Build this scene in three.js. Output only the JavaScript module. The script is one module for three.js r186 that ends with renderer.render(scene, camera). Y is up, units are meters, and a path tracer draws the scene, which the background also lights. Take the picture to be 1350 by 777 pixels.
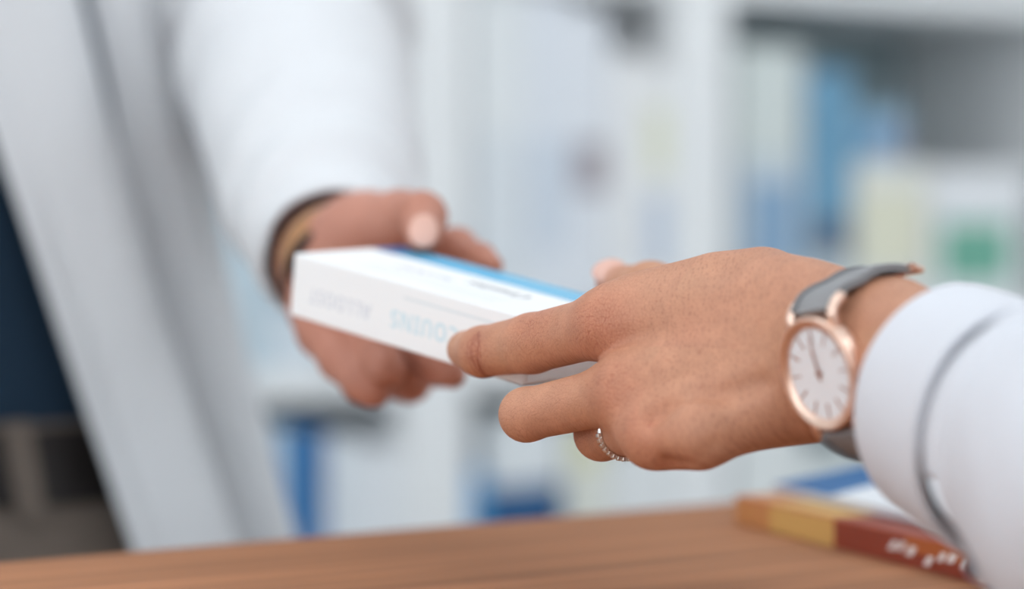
import * as THREE from 'three';
import { mergeGeometries } from 'three/addons/utils/BufferGeometryUtils.js';
import { RoundedBoxGeometry } from 'three/addons/geometries/RoundedBoxGeometry.js';
import { RectAreaLightUniformsLib } from 'three/addons/lights/RectAreaLightUniformsLib.js';

// ---------------------------------------------------------------- camera, sky, lights, exposure
RectAreaLightUniformsLib.init();
const scene = new THREE.Scene();
const W = 1350, H = 777, F = 3187, PITCH = 0.0325, CAMY = 1.126;
const camera = new THREE.PerspectiveCamera(2 * Math.atan(H / 2 / F) * 180 / Math.PI, W / H, 0.02, 60);
camera.position.set(0, CAMY, 0);
camera.rotation.set(-PITCH, 0, 0);
camera.focus = 0.742;
camera.userData.fStop = 3.9;
camera.updateMatrixWorld(true);
const renderer = new THREE.WebGLRenderer();
renderer.toneMapping = THREE.LinearToneMapping;
renderer.toneMappingExposure = 0.268;
renderer.shadowMap.enabled = true;
scene.background = new THREE.Color(0.90, 0.955, 1.0);
scene.backgroundIntensity = 11.0;
const PANEL_POWER = 5.0;          // ceiling panels, RectAreaLight intensity
const TH = 33.4 * Math.PI / 180;  // the counter and the shelving stand at this angle to the view

// ---------------------------------------------------------------- helpers
const V = (x, y, z) => new THREE.Vector3(x, y, z);
const camDir = (x, y, z) => V(x, y, z).applyQuaternion(camera.quaternion).normalize();
const P = (px, py, Z) => V((px - W / 2) / F * Z, -(py - H / 2) / F * Z, -Z).applyMatrix4(camera.matrixWorld);
const rpx = (r, Z) => r * Z / F;
const U = V(Math.cos(TH), 0, -Math.sin(TH)), N = V(Math.sin(TH), 0, Math.cos(TH));
const R = (x, y, z) => V(0, y, 0).addScaledVector(U, x).addScaledVector(N, z);   // room axes to world
function roomHit(px, py, z) {      // where the line of sight through a spot of the photo meets the plane at room depth z
  const o = camera.position, d = P(px, py, 1).sub(o);
  const t = (z - o.dot(N)) / d.dot(N), p = o.clone().addScaledVector(d, t);
  return { x: p.dot(U), y: p.y };
}
let seed = 7;
const rnd = () => { seed = (seed * 1664525 + 1013904223) >>> 0; return seed / 4294967296; };
const clamp = (x, a = 0, b = 1) => Math.min(b, Math.max(a, x));
const sstep = (a, b, x) => { const t = clamp((x - a) / (b - a)); return t * t * (3 - 2 * t); };
const lerp = (a, b, t) => a + (b - a) * t;
const hash = (x, y) => { let h = (Math.imul(x | 0, 374761393) + Math.imul(y | 0, 668265263)) | 0; h = Math.imul(h ^ (h >>> 13), 1274126177); return ((h ^ (h >>> 16)) >>> 0) / 4294967296; };
function vn(x, y) { const i = Math.floor(x), j = Math.floor(y), a = x - i, b = y - j, s = a * a * (3 - 2 * a), t = b * b * (3 - 2 * b);
  return lerp(lerp(hash(i, j), hash(i + 1, j), s), lerp(hash(i, j + 1), hash(i + 1, j + 1), s), t); }
const fbm = (x, y, o = 4) => { let s = 0, a = 0.5; for (let k = 0; k < o; k++) { s += a * vn(x, y); x = x * 2.03 + 17.1; y = y * 2.03 + 5.7; a *= 0.5; } return s / (1 - Math.pow(0.5, o)); };
function worley(x, y) { const i = Math.floor(x), j = Math.floor(y); let a = 9, b = 9;
  for (let u = -1; u < 2; u++) for (let v = -1; v < 2; v++) { const dx = i + u + hash(i + u, j + v) - x, dy = j + v + hash(i + u + 91, j + v - 37) - y, d = dx * dx + dy * dy; if (d < a) { b = a; a = d; } else if (d < b) b = d; }
  return Math.sqrt(b) - Math.sqrt(a); }
function tex(w, h, fn, srgb = true) {
  const d = new Uint8Array(w * h * 4);
  for (let j = 0; j < h; j++) for (let i = 0; i < w; i++) { const c = fn(i / w, j / h), k = (j * w + i) * 4; d[k] = 255 * clamp(c[0]); d[k + 1] = 255 * clamp(c[1]); d[k + 2] = 255 * clamp(c[2]); d[k + 3] = 255; }
  const t = new THREE.DataTexture(d, w, h); t.magFilter = THREE.LinearFilter; t.minFilter = THREE.LinearFilter; t.wrapS = t.wrapT = THREE.RepeatWrapping;
  if (srgb) t.colorSpace = THREE.SRGBColorSpace; t.needsUpdate = true; return t;
}
const mat = (color, roughness = 0.6, extra = {}) => new THREE.MeshPhysicalMaterial({ color, roughness, ...extra });
const taken = {};
function numbered(n) { const k = taken[n] = (taken[n] ?? -1) + 1; return k ? n + '_' + String(k).padStart(3, '0') : n; }
function shade(o) { o.castShadow = true; o.receiveShadow = true; return o; }
function thing(name, label, category, pos, turn = 0, group) {
  const o = new THREE.Group(); o.name = numbered(name); scene.add(o); o.position.copy(pos); o.rotation.y = turn;
  o.userData = { label, category }; if (group) o.userData.group = group; return o;
}
function part(name, geo, m, parent, label) { const o = shade(new THREE.Mesh(geo, m)); o.name = name; if (label) o.userData.label = label; parent.add(o); return o; }
function worldPart(name, geo, m, parent, label) {   // geometry given in world metres
  parent.updateMatrixWorld(true); let top = parent; const inv = new THREE.Matrix4().copy(parent.matrixWorld).invert(); geo.applyMatrix4(inv); return part(name, geo, m, parent, label);
}
function struct(name, geo, m, pos, turn = TH) { const o = shade(new THREE.Mesh(geo, m)); o.name = name; o.position.copy(pos); o.rotation.y = turn; o.userData.kind = 'structure'; scene.add(o); return o; }
const rbox = (w, h, d, r = 0.002, s = 2) => new RoundedBoxGeometry(w, h, d, s, Math.min(r, w / 2.01, h / 2.01, d / 2.01));
const box = (w, h, d, x = 0, y = 0, z = 0) => new THREE.BoxGeometry(w, h, d).translate(x, y, z);

// a sheet or tube from fn(u, v) -> Vector3, with thickness
function sheet(fn, nu, nv, thick = 0, { closeV = false, us = 1, vs = 1, flip = false, skip = null } = {}) {
  const pos = [], nor = [], uv = [], idx = [], e = 1e-3, g = [];
  for (let i = 0; i <= nu; i++) for (let j = 0; j <= nv; j++) {
    const u = i / nu, v = j / nv, wv = (x) => closeV ? (x + 1) % 1 : clamp(x);
    const p = fn(u, v % (closeV ? 1 : 2)), du = fn(clamp(u + e), wv(v)).sub(fn(clamp(u - e), wv(v))), dv = fn(u, wv(v + e)).sub(fn(u, wv(v - e)));
    const n = du.cross(dv).normalize(); if (flip) n.negate(); g.push([p, n, u * us, v * vs]);
  }
  const layer = (off, s) => { const b = pos.length / 3; for (const [p, n, a, c] of g) { pos.push(p.x + n.x * off, p.y + n.y * off, p.z + n.z * off); nor.push(n.x * s, n.y * s, n.z * s); uv.push(a, c); } return b; };
  const quad = (a, b, c, d, f) => f ? idx.push(a, c, b, b, c, d) : idx.push(a, b, c, b, d, c);
  const at = (i, j) => i * (nv + 1) + j, o = layer(0, 1);
  for (let i = 0; i < nu; i++) for (let j = 0; j < nv; j++) if (!skip || !skip((i + 0.5) / nu, (j + 0.5) / nv)) quad(o + at(i, j), o + at(i + 1, j), o + at(i, j + 1), o + at(i + 1, j + 1), flip);
  if (thick) {
    const q = layer(-thick, -1);
    for (let i = 0; i < nu; i++) for (let j = 0; j < nv; j++) if (!skip || !skip((i + 0.5) / nu, (j + 0.5) / nv)) quad(q + at(i, j), q + at(i + 1, j), q + at(i, j + 1), q + at(i + 1, j + 1), !flip);
    const rim = (list, inv) => { const b = pos.length / 3; list.forEach(([i, j], k) => { const [p, n] = g[at(i, j)], [p2] = g[at(...list[Math.min(k + 1, list.length - 1)])], [p0] = g[at(...list[Math.max(k - 1, 0)])];
        const m = p2.clone().sub(p0).cross(n).normalize(); if (inv) m.negate();
        for (const f of [0, -thick]) { pos.push(p.x + n.x * f, p.y + n.y * f, p.z + n.z * f); nor.push(m.x, m.y, m.z); uv.push(0, 0); } });
      for (let k = 0; k < list.length - 1; k++) quad(b + 2 * k, b + 2 * k + 1, b + 2 * k + 2, b + 2 * k + 3, inv); };
    const I = [...Array(nu + 1).keys()], J = [...Array(nv + 1).keys()];
    rim(J.map((j) => [0, j]), true); rim(J.map((j) => [nu, j]), false);
    if (!closeV) { rim(I.map((i) => [i, 0]), false); rim(I.map((i) => [i, nv]), true); }
  }
  const geo = new THREE.BufferGeometry();
  geo.setAttribute('position', new THREE.Float32BufferAttribute(pos, 3)); geo.setAttribute('normal', new THREE.Float32BufferAttribute(nor, 3)); geo.setAttribute('uv', new THREE.Float32BufferAttribute(uv, 2)); geo.setIndex(idx);
  return geo;
}
// rings along a path of [centre, axis1 half-vector, axis2 half-vector]; returns fn(u, v)
function rings(list) {
  const cs = [0, 1, 2].map((k) => new THREE.CatmullRomCurve3(list.map((r) => r[k]), false, 'centripetal'));
  const n = list.length - 1, cat = (k, u) => { const x = clamp(u) * n, i = Math.min(n - 1, Math.floor(x)), t = x - i, g = (j) => list[clamp(j, 0, n)][k];
    const a = g(i - 1), b = g(i), c = g(i + 1), d = g(i + 2), f = (p, q, r, s) => 0.5 * (2 * q + (r - p) * t + (2 * p - 5 * q + 4 * r - s) * t * t + (3 * q - p - 3 * r + s) * t * t * t);
    return V(f(a.x, b.x, c.x, d.x), f(a.y, b.y, c.y, d.y), f(a.z, b.z, c.z, d.z)); };
  return (u, v, k = 1) => { const a = v * Math.PI * 2; return cat(0, u).addScaledVector(cat(1, u), Math.cos(a) * k).addScaledVector(cat(2, u), Math.sin(a) * k); };
}

// signed distance bodies, meshed with surface nets and pulled onto the surface
const smin = (a, b, k) => { const h = Math.max(k - Math.abs(a - b), 0) / k; return Math.min(a, b) - h * h * k * 0.25; };
function cone(a, ra, b, rb) { const bx = b.x - a.x, by = b.y - a.y, bz = b.z - a.z, bb = bx * bx + by * by + bz * bz || 1e-12;
  return (x, y, z) => { const px = x - a.x, py = y - a.y, pz = z - a.z; let t = (px * bx + py * by + pz * bz) / bb; t = t < 0 ? 0 : t > 1 ? 1 : t; const dx = px - bx * t, dy = py - by * t, dz = pz - bz * t; return Math.sqrt(dx * dx + dy * dy + dz * dz) - (ra + (rb - ra) * t); }; }
function chain(list, k) { const cs = []; for (let i = 0; i < list.length - 1; i++) cs.push(cone(list[i][0], list[i][1], list[i + 1][0], list[i + 1][1]));
  return (x, y, z) => { let d = cs[0](x, y, z); for (let i = 1; i < cs.length; i++) d = smin(d, cs[i](x, y, z), k); return d; }; }
function netMesh(f, lo, hi, h) {
  const nx = Math.ceil((hi.x - lo.x) / h) + 1, ny = Math.ceil((hi.y - lo.y) / h) + 1, nz = Math.ceil((hi.z - lo.z) / h) + 1, B = 6;
  const val = new Float32Array(nx * ny * nz).fill(1), id = (i, j, k) => (i * ny + j) * nz + k;
  for (let I = 0; I < nx; I += B) for (let J = 0; J < ny; J += B) for (let K = 0; K < nz; K += B) {
    const c = f(lo.x + (I + B / 2) * h, lo.y + (J + B / 2) * h, lo.z + (K + B / 2) * h), far = Math.abs(c) > B * h * 1.5;
    for (let i = I; i < Math.min(nx, I + B); i++) for (let j = J; j < Math.min(ny, J + B); j++) for (let k = K; k < Math.min(nz, K + B); k++) val[id(i, j, k)] = far ? c : f(lo.x + i * h, lo.y + j * h, lo.z + k * h);
  }
  const vid = new Int32Array(nx * ny * nz).fill(-1), pos = [], idx = [];
  for (let i = 0; i < nx - 1; i++) for (let j = 0; j < ny - 1; j++) for (let k = 0; k < nz - 1; k++) {
    let m = 0; const c = []; for (let q = 0; q < 8; q++) { const v = val[id(i + (q & 1), j + (q >> 1 & 1), k + (q >> 2))]; c.push(v); if (v < 0) m |= 1 << q; }
    if (m === 0 || m === 255) continue;
    let sx = 0, sy = 0, sz = 0, n = 0;
    for (const [a, b] of EDGES) if ((c[a] < 0) !== (c[b] < 0)) { const t = c[a] / (c[a] - c[b]); sx += lerp(a & 1, b & 1, t); sy += lerp(a >> 1 & 1, b >> 1 & 1, t); sz += lerp(a >> 2, b >> 2, t); n++; }
    vid[id(i, j, k)] = pos.length / 3; pos.push(lo.x + (i + sx / n) * h, lo.y + (j + sy / n) * h, lo.z + (k + sz / n) * h);
  }
  const quad = (a, b, c, d, s) => { if (a < 0 || b < 0 || c < 0 || d < 0) return; s ? idx.push(a, b, c, a, c, d) : idx.push(a, c, b, a, d, c); };
  for (let i = 1; i < nx - 1; i++) for (let j = 1; j < ny - 1; j++) for (let k = 1; k < nz - 1; k++) {
    const s = val[id(i, j, k)] < 0, v = (a, b, c) => vid[id(i - a, j - b, k - c)];
    if (s !== val[id(i + 1, j, k)] < 0) quad(v(0, 0, 0), v(0, 1, 0), v(0, 1, 1), v(0, 0, 1), s);
    if (s !== val[id(i, j + 1, k)] < 0) quad(v(0, 0, 0), v(0, 0, 1), v(1, 0, 1), v(1, 0, 0), s);
    if (s !== val[id(i, j, k + 1)] < 0) quad(v(0, 0, 0), v(1, 0, 0), v(1, 1, 0), v(0, 1, 0), s);
  }
  const nor = new Float32Array(pos.length), e = h * 0.35;
  for (let q = 0; q < pos.length; q += 3) {
    let x = pos[q], y = pos[q + 1], z = pos[q + 2], gx, gy, gz;
    for (let it = 0; it < 3; it++) { gx = f(x + e, y, z) - f(x - e, y, z); gy = f(x, y + e, z) - f(x, y - e, z); gz = f(x, y, z + e) - f(x, y, z - e); const l = Math.hypot(gx, gy, gz) || 1; gx /= l; gy /= l; gz /= l;
      if (it < 2) { const d = clamp(f(x, y, z), -h, h); x -= gx * d; y -= gy * d; z -= gz * d; } }
    pos[q] = x; pos[q + 1] = y; pos[q + 2] = z; nor[q] = gx; nor[q + 1] = gy; nor[q + 2] = gz;
  }
  const g = new THREE.BufferGeometry(); g.setAttribute('position', new THREE.Float32BufferAttribute(pos, 3)); g.setAttribute('normal', new THREE.Float32BufferAttribute(nor, 3)); g.setIndex(idx); return g;
}
const EDGES = [[0, 1], [2, 3], [4, 5], [6, 7], [0, 2], [1, 3], [4, 6], [5, 7], [0, 4], [1, 5], [2, 6], [3, 7]];
function planarUV(g, o, ax, ay, size) { const p = g.attributes.position, uv = new Float32Array(p.count * 2), q = V(0, 0, 0);
  for (let i = 0; i < p.count; i++) { q.fromBufferAttribute(p, i).sub(o); uv[2 * i] = q.dot(ax) / size; uv[2 * i + 1] = q.dot(ay) / size; } g.setAttribute('uv', new THREE.BufferAttribute(uv, 2)); }
function tint(g, fn) { const p = g.attributes.position, c = new Float32Array(p.count * 3), q = V(0, 0, 0); for (let i = 0; i < p.count; i++) { q.fromBufferAttribute(p, i); const r = fn(q); c.set(r, 3 * i); } g.setAttribute('color', new THREE.BufferAttribute(c, 3)); }

// ---------------------------------------------------------------- materials
const woodTex = tex(1024, 512, (u, v) => { const g = fbm(u * 5 + 3, v * 60, 5), s = fbm(u * 14, v * 230 + 9, 3), b = fbm(u * 2.2, v * 7 + 31, 3), k = 0.80 + 0.22 * (g - 0.5) + 0.20 * (s - 0.5) + 0.14 * (b - 0.5); return [k * 0.80, k * 0.56, k * 0.405]; });
woodTex.wrapS = woodTex.wrapT = THREE.MirroredRepeatWrapping;
const woodBump = tex(1024, 512, (u, v) => { const s = fbm(u * 14, v * 230 + 9, 3); return [s, s, s]; }, false);
woodBump.wrapS = woodBump.wrapT = THREE.MirroredRepeatWrapping;
const M = {
  wood: mat(0xffffff, 0.7, { specularIntensity: 0.4, map: woodTex, bumpMap: woodBump, bumpScale: 0.0004 }),
  laminate: mat(0xd9dbdc, 0.5), white: mat(0xeceeef, 0.55), shelfBack: mat(0x93a4a9, 0.7), wall: mat(0xf0f2f2, 0.9), ceiling: mat(0xf2f3f3, 0.95), floor: mat(0xcfd2d2, 0.55),
  frame: mat(0x70767a, 0.4, { metalness: 0.6 }),
  gold: mat(0xf0d0be, 0.33, { metalness: 1 }), silver: mat(0xdad8d4, 0.2, { metalness: 1 }),
  strap: mat(0x8f9092, 0.75), strapEdge: mat(0x86878a, 0.85), dial: mat(0xf1f3f7, 0.5),
};
const weave = tex(256, 256, (u, v) => { const a = Math.sin(u * Math.PI * 128) * Math.sin(v * Math.PI * 128) * 0.5 + 0.5, k = 0.6 * a + 0.4 * fbm(u * 40, v * 40, 2); return [k, k, k]; }, false);
const cloth = (c, extra = {}) => mat(c, 0.9, { sheen: 0.25, sheenRoughness: 0.6, bumpMap: weave, bumpScale: 0.0002, ...extra });
M.coat = cloth(0xd9dbde); M.shirtWhite = cloth(0xd8dbe2); M.navy = cloth(0x0b283c); M.khaki = cloth(0x6a5f57); M.belt = mat(0x150f0d, 0.5);

// ---------------------------------------------------------------- the room
{
  const X0 = -3.2, X1 = 3.0, Z0 = -2.62, Z1 = 3.2, HT = 2.7, T = 0.12;
  const cx = (X0 + X1) / 2, cz = (Z0 + Z1) / 2, w = X1 - X0, d = Z1 - Z0;
  struct('floor', box(w + 2 * T, T, d + 2 * T), M.floor, R(cx, -T / 2, cz));
  struct('ceiling', box(w + 2 * T, T, d + 2 * T), M.ceiling, R(cx, HT + T / 2, cz));
  struct('wall_back', box(w + 2 * T, HT, T), M.wall, R(cx, HT / 2, Z0 - T / 2));
  struct('wall_right', box(T, HT, d), M.wall, R(X1 + T / 2, HT / 2, cz));
  // left wall and front wall carry shop windows
  const sill = 1.15, head = 2.62;
  const wallWith = (name, len, open, mk) => { const a = (len - open) / 2; return mergeGeometries([box(...mk(len, sill), ...[0, sill / 2, 0]), box(...mk(len, HT - head), 0, (HT + head) / 2, 0), ...[-1, 1].map((s) => { const g = box(...mk(a, head - sill), 0, 0, 0); const off = s * (len - a) / 2; return mk === alongZ ? g.translate(0, (sill + head) / 2, off) : g.translate(off, (sill + head) / 2, 0); })]); };
  const alongZ = (l, h) => [T, h, l], alongX = (l, h) => [l, h, T];
  const wl = struct('wall_left', wallWith('l', d, 4.6, alongZ), M.wall, R(X0 - T / 2, 0, cz));
  const wf = struct('wall_front', wallWith('f', w, 5.0, alongX), M.wall, R(cx, 0, Z1 + T / 2));
  const glass = mat(0xffffff, 0, { transmission: 1, thickness: 0, ior: 1.45 });
  const win = (n, len, pos, rot) => {
    const o = new THREE.Group(); o.name = 'window_' + n; o.userData.kind = 'structure'; o.position.copy(pos); o.rotation.y = TH + rot; scene.add(o);
    const hgt = head - sill, f = 0.06;
    part('window_frame', mergeGeometries([box(len, f, 0.07, 0, f / 2, 0), box(len, f, 0.07, 0, hgt - f / 2, 0), ...[0, 1, 2, 3].map((k) => box(f, hgt - 2 * f, 0.07, -len / 2 + f / 2 + k * (len - f) / 3, hgt / 2, 0))]), M.frame, o);
    for (let k = 0; k < 3; k++) part('pane', box((len - 4 * f) / 3, hgt - 2 * f, 0.006, -len / 2 + f / 2 + (k + 0.5) * (len - f) / 3, hgt / 2, 0), glass, o);
  };
  win(1, 4.6, R(X0 - T / 2, sill, cz), Math.PI / 2); win(2, 5.0, R(cx, sill, Z1 + T / 2), 0);
  // ceiling light panels
  const lit = mat(0xffffff, 0.6, { emissive: 0xf4f8ff, emissiveIntensity: 2.2 });
  const spots = [[-1.6, -1.35], [0.1, -1.35], [1.8, -1.35], [-1.6, 0.5], [0.1, 0.5], [1.8, 0.5], [-1.6, 2.2], [0.1, 2.2], [1.8, 2.2]];
  const names = ['before the shelving', 'over the customers', 'by the shop front'].flatMap((a) => ['at the window side', 'in the middle', 'at the far side'].map((b) => a + ' ' + b));
  spots.forEach(([x, z], i) => {
    const t = thing('ceiling_light', 'square white ceiling light panel ' + names[i], 'ceiling light', R(x, HT - 0.045, z), TH, 'ceiling light panels');
    part('frame', mergeGeometries([box(1.2, 0.045, 0.03, 0, 0.0225, 0.585), box(1.2, 0.045, 0.03, 0, 0.0225, -0.585), box(0.03, 0.045, 1.14, 0.585, 0.0225, 0), box(0.03, 0.045, 1.14, -0.585, 0.0225, 0)]), M.white, t);
    part('diffuser', box(1.14, 0.02, 1.14, 0, 0.03, 0), lit, t);
    const l = new THREE.RectAreaLight(0xf9fcff, PANEL_POWER, 1.12, 1.12); l.position.copy(R(x, HT - 0.05, z)); l.rotation.set(-Math.PI / 2, 0, 0); l.castShadow = true; scene.add(l);
  });
}

// ---------------------------------------------------------------- service counter
const CT = 1.0, CZ1 = -0.836, CZ0 = -0.20;
{
  const t = thing('service_counter', 'brown wooden service counter between the two people', 'counter', R(0.2, 0, (CZ0 + CZ1) / 2), TH);
  const L = 3.4, D = CZ0 - CZ1, top = rbox(L, 0.04, D, 0.003, 2).translate(0, CT - 0.02, 0);
  const uv = top.attributes.uv, p = top.attributes.position; for (let i = 0; i < p.count; i++) uv.setXY(i, p.getX(i) / 1.1, p.getZ(i) / 0.55);
  part('countertop', top, M.wood, t);
  part('front_panel', box(L - 0.06, 0.86, 0.02, 0, 0.53, D / 2 - 0.05), M.white, t);
  part('back_panel', box(L - 0.06, 0.86, 0.02, 0, 0.53, -D / 2 + 0.05), M.white, t);
  for (const s of [-1, 1]) part('end_panel', box(0.02, 0.86, D - 0.12, s * (L / 2 - 0.05), 0.53, 0), M.white, t);
  part('plinth', box(L - 0.1, 0.1, D - 0.16, 0, 0.05, 0), M.laminate, t);
}

// ---------------------------------------------------------------- shelving behind
const SZ = -2.17, SD = 0.32, SHELF = 0.971, TOPS = 1.375;
{
  const xu = [roomHit(576, 200, SZ).x, roomHit(926, 200, SZ).x], st = xu[1] - xu[0], xs = [xu[0] - 1.3, roomHit(-70, 200, SZ).x, xu[0], xu[1], roomHit(1440, 200, SZ).x, roomHit(1440, 200, SZ).x + 0.5];
  const t = thing('shelving_unit', 'pale grey pharmacy shelving unit filled with cartons', 'shelf', R((xs[0] + xs[5]) / 2, 0, SZ - SD / 2), TH);
  const c0 = (xs[0] + xs[5]) / 2, L = xs[5] - xs[0] + 0.08, w = 0.082;
  for (const x of xs) part('upright', rbox(w, 2.2, SD, 0.004).translate(x - c0, 1.1, 0), M.white, t);
  for (const [y0, y1] of [[0.06, 0.1], [0.5, 0.53], [0.937, 0.971], [1.375, 1.405], [1.78, 1.81], [2.16, 2.2]])
    for (let k = 0; k < 5; k++) part('shelf_board', rbox(xs[k + 1] - xs[k] - w, y1 - y0, SD - 0.012, 0.003).translate((xs[k] + xs[k + 1]) / 2 - c0, (y0 + y1) / 2, 0.004), M.white, t);
  for (let k = 0; k < 5; k++) part('back_panel', box(xs[k + 1] - xs[k] - w, 2.1, 0.008, (xs[k] + xs[k + 1]) / 2 - c0, 1.1, -SD / 2 + 0.006), M.shelfBack, t);
}
const cartonMats = {};
const cm = (c) => cartonMats[c] ??= mat(c, 0.6);
// cartons on the shelves: left, right, top (pixels of the front face), bottom level in metres, colour, band colour, band from/to (fraction of height), label
function stock(x0, x1, ytop, bottom, depth, inset, color, bands, label, name = 'medicine_carton') {
  const z = SZ - inset, a = roomHit(x0, ytop, z), b = roomHit(x1, ytop, z), w = b.x - a.x, h = (a.y + b.y) / 2 - bottom;
  const t = thing(name, label, name === 'ring_binder' ? 'binder' : 'carton', R((a.x + b.x) / 2, bottom, z - depth / 2), TH, name === 'ring_binder' ? 'binders on the lower shelf' : 'cartons on the shelving');
  part('body', rbox(w, h, depth, 0.0015, 1).translate(0, h / 2, 0), cm(color), t);
  for (const [c, f0, f1, g0 = 0.04, g1 = 0.96] of bands) part('label_panel', box(w * (g1 - g0), h * (f1 - f0), 0.001, w * ((g0 + g1) / 2 - 0.5), h * (f0 + f1) / 2, depth / 2 + 0.0005), cm(c), t);
  return { t, h, top: bottom + h };
}
{
  const S = SHELF;
  // right bay
  const wa = stock(972, 1062, 205, S, 0.12, 0.01, 0xc4d0d8, [[0x86a6c4, 0.42, 0.86, 0.18, 0.86]], 'pale carton with a broad blue panel beside the right upright');
  stock(972, 1060, 62, wa.top, 0.12, 0.01, 0xd2dad8, [], 'plain grey carton on top of the blue-panelled carton');
  stock(1070, 1122, 92, S, 0.05, 0.01, 0x6fa1c0, [[0x55637a, 0.34, 0.46], [0xc6d0d4, 0.01, 0.33]], 'tallest bright blue carton in the right bay');
  const wb = stock(1128, 1222, 214, S, 0.11, 0.01, 0xe4e5df, [[0xe2e1cc, 0.4, 0.85]], 'white carton with a yellow panel in the right bay');
  stock(1132, 1192, 143, wb.top, 0.1, 0.01, 0x93b6cc, [[0x5a93c0, 0.3, 0.7, 0.1, 0.5], [0x8d90ae, 0.15, 0.6, 0.55, 0.95]], 'small blue and lilac carton on top of the yellow-panelled carton');
  const w1 = stock(1228, 1350, 280, S, 0.2, 0.01, 0xe8ebed, [[0x6fae98, 0.45, 0.92, 0.1, 0.85]], 'white carton with a green panel at the right edge');
  stock(1226, 1356, 222, w1.top, 0.2, 0.01, 0xeceef0, [[0xdde1e8, 0.2, 0.4]], 'plain white carton lying on the green-panelled carton');
  // middle bay
  stock(624, 694, -25, S, 0.2, 0.01, 0xe6eaec, [[0xdde3e8, 0.2, 0.6]], 'pale grey carton beside the left upright');
  stock(697, 752, -12, S, 0.2, 0.01, 0xe2e7ee, [[0xd2dbe6, 0.3, 0.6]], 'tall pale blue grey carton in the middle bay');
  stock(754, 802, 12, S, 0.18, 0.01, 0xe4e8ee, [[0xaaa4aa, 0.47, 0.62]], 'pale carton with a brownish grey panel in the middle bay');
  stock(806, 850, 70, S, 0.18, 0.01, 0xecedee, [], 'tall plain white carton in the middle bay');
  stock(851, 884, 85, S, 0.18, 0.01, 0xe8e9e9, [[0xe2e3cc, 0.62, 0.85], [0xc2cddd, 0.28, 0.55]], 'slim white carton with yellow and blue panels');
  // left bay, seen between coat and sleeve and right of the sleeve
  stock(236, 292, 205, S, 0.2, 0.01, 0xc0d6e0, [[0x83937f, 0.75, 0.96]], 'teal carton with an olive top band in the left bay');
  stock(296, 352, 230, S, 0.2, 0.01, 0xc6dbe6, [[0xc7d8e2, 0.1, 0.5]], 'light blue carton in the left bay behind the sleeve');
  stock(356, 420, 215, S, 0.2, 0.01, 0xd9e4ec, [[0xb2c8d8, 0.3, 0.7]], 'pale blue carton in the left bay behind the sleeve');
  stock(446, 512, 90, S, 0.2, 0.01, 0xe4e8ea, [[0xd6dedf, 0.5, 0.9]], 'tall pale carton in the left bay right of the sleeve');
  // lower level, standing on the board at 0.53
  stock(350, 374, 562, 0.53, 0.2, 0.01, 0xcfe2ee, [], 'light blue binder beside the blue binder', 'ring_binder');
  stock(376, 404, 566, 0.53, 0.2, 0.01, 0x2279b6, [], 'bright blue binder on the lower shelf', 'ring_binder');
  stock(405, 428, 566, 0.53, 0.2, 0.01, 0x135b98, [], 'darker blue binder on the lower shelf', 'ring_binder');
  stock(430, 470, 575, 0.53, 0.2, 0.01, 0xdfe6ec, [], 'whitish binder next to the blue binders', 'ring_binder');
  stock(472, 526, 590, 0.53, 0.2, 0.01, 0xe6eaee, [], 'white binder beside the left upright', 'ring_binder');
  const w2 = stock(640, 742, 640, 0.53, 0.2, 0.01, 0x1d5484, [], 'low dark blue carton on the lower shelf');
  stock(644, 740, 552, w2.top, 0.2, 0.01, 0xe2e7ea, [], 'pale carton lying on the low dark blue carton');
  stock(612, 640, 622, 0.53, 0.2, 0.01, 0x4a9bd0, [], 'bright blue carton on the lower shelf beside the dark one');
  stock(748, 800, 560, 0.53, 0.2, 0.01, 0xe4e6dd, [[0xdedcae, 0.88, 0.98, 0.2, 0.8]], 'pale carton with a yellow top panel on the lower shelf');
  stock(804, 880, 590, 0.53, 0.2, 0.01, 0xe6e9ea, [], 'white carton on the lower shelf left of the right upright');
  stock(968, 1060, 570, 0.53, 0.2, 0.01, 0xe4e8e8, [], 'white carton on the lower shelf right of the right upright');
  stock(1064, 1180, 600, 0.53, 0.2, 0.01, 0xdfe6e6, [], 'pale grey carton on the lower shelf behind the leaflets');
}

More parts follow.
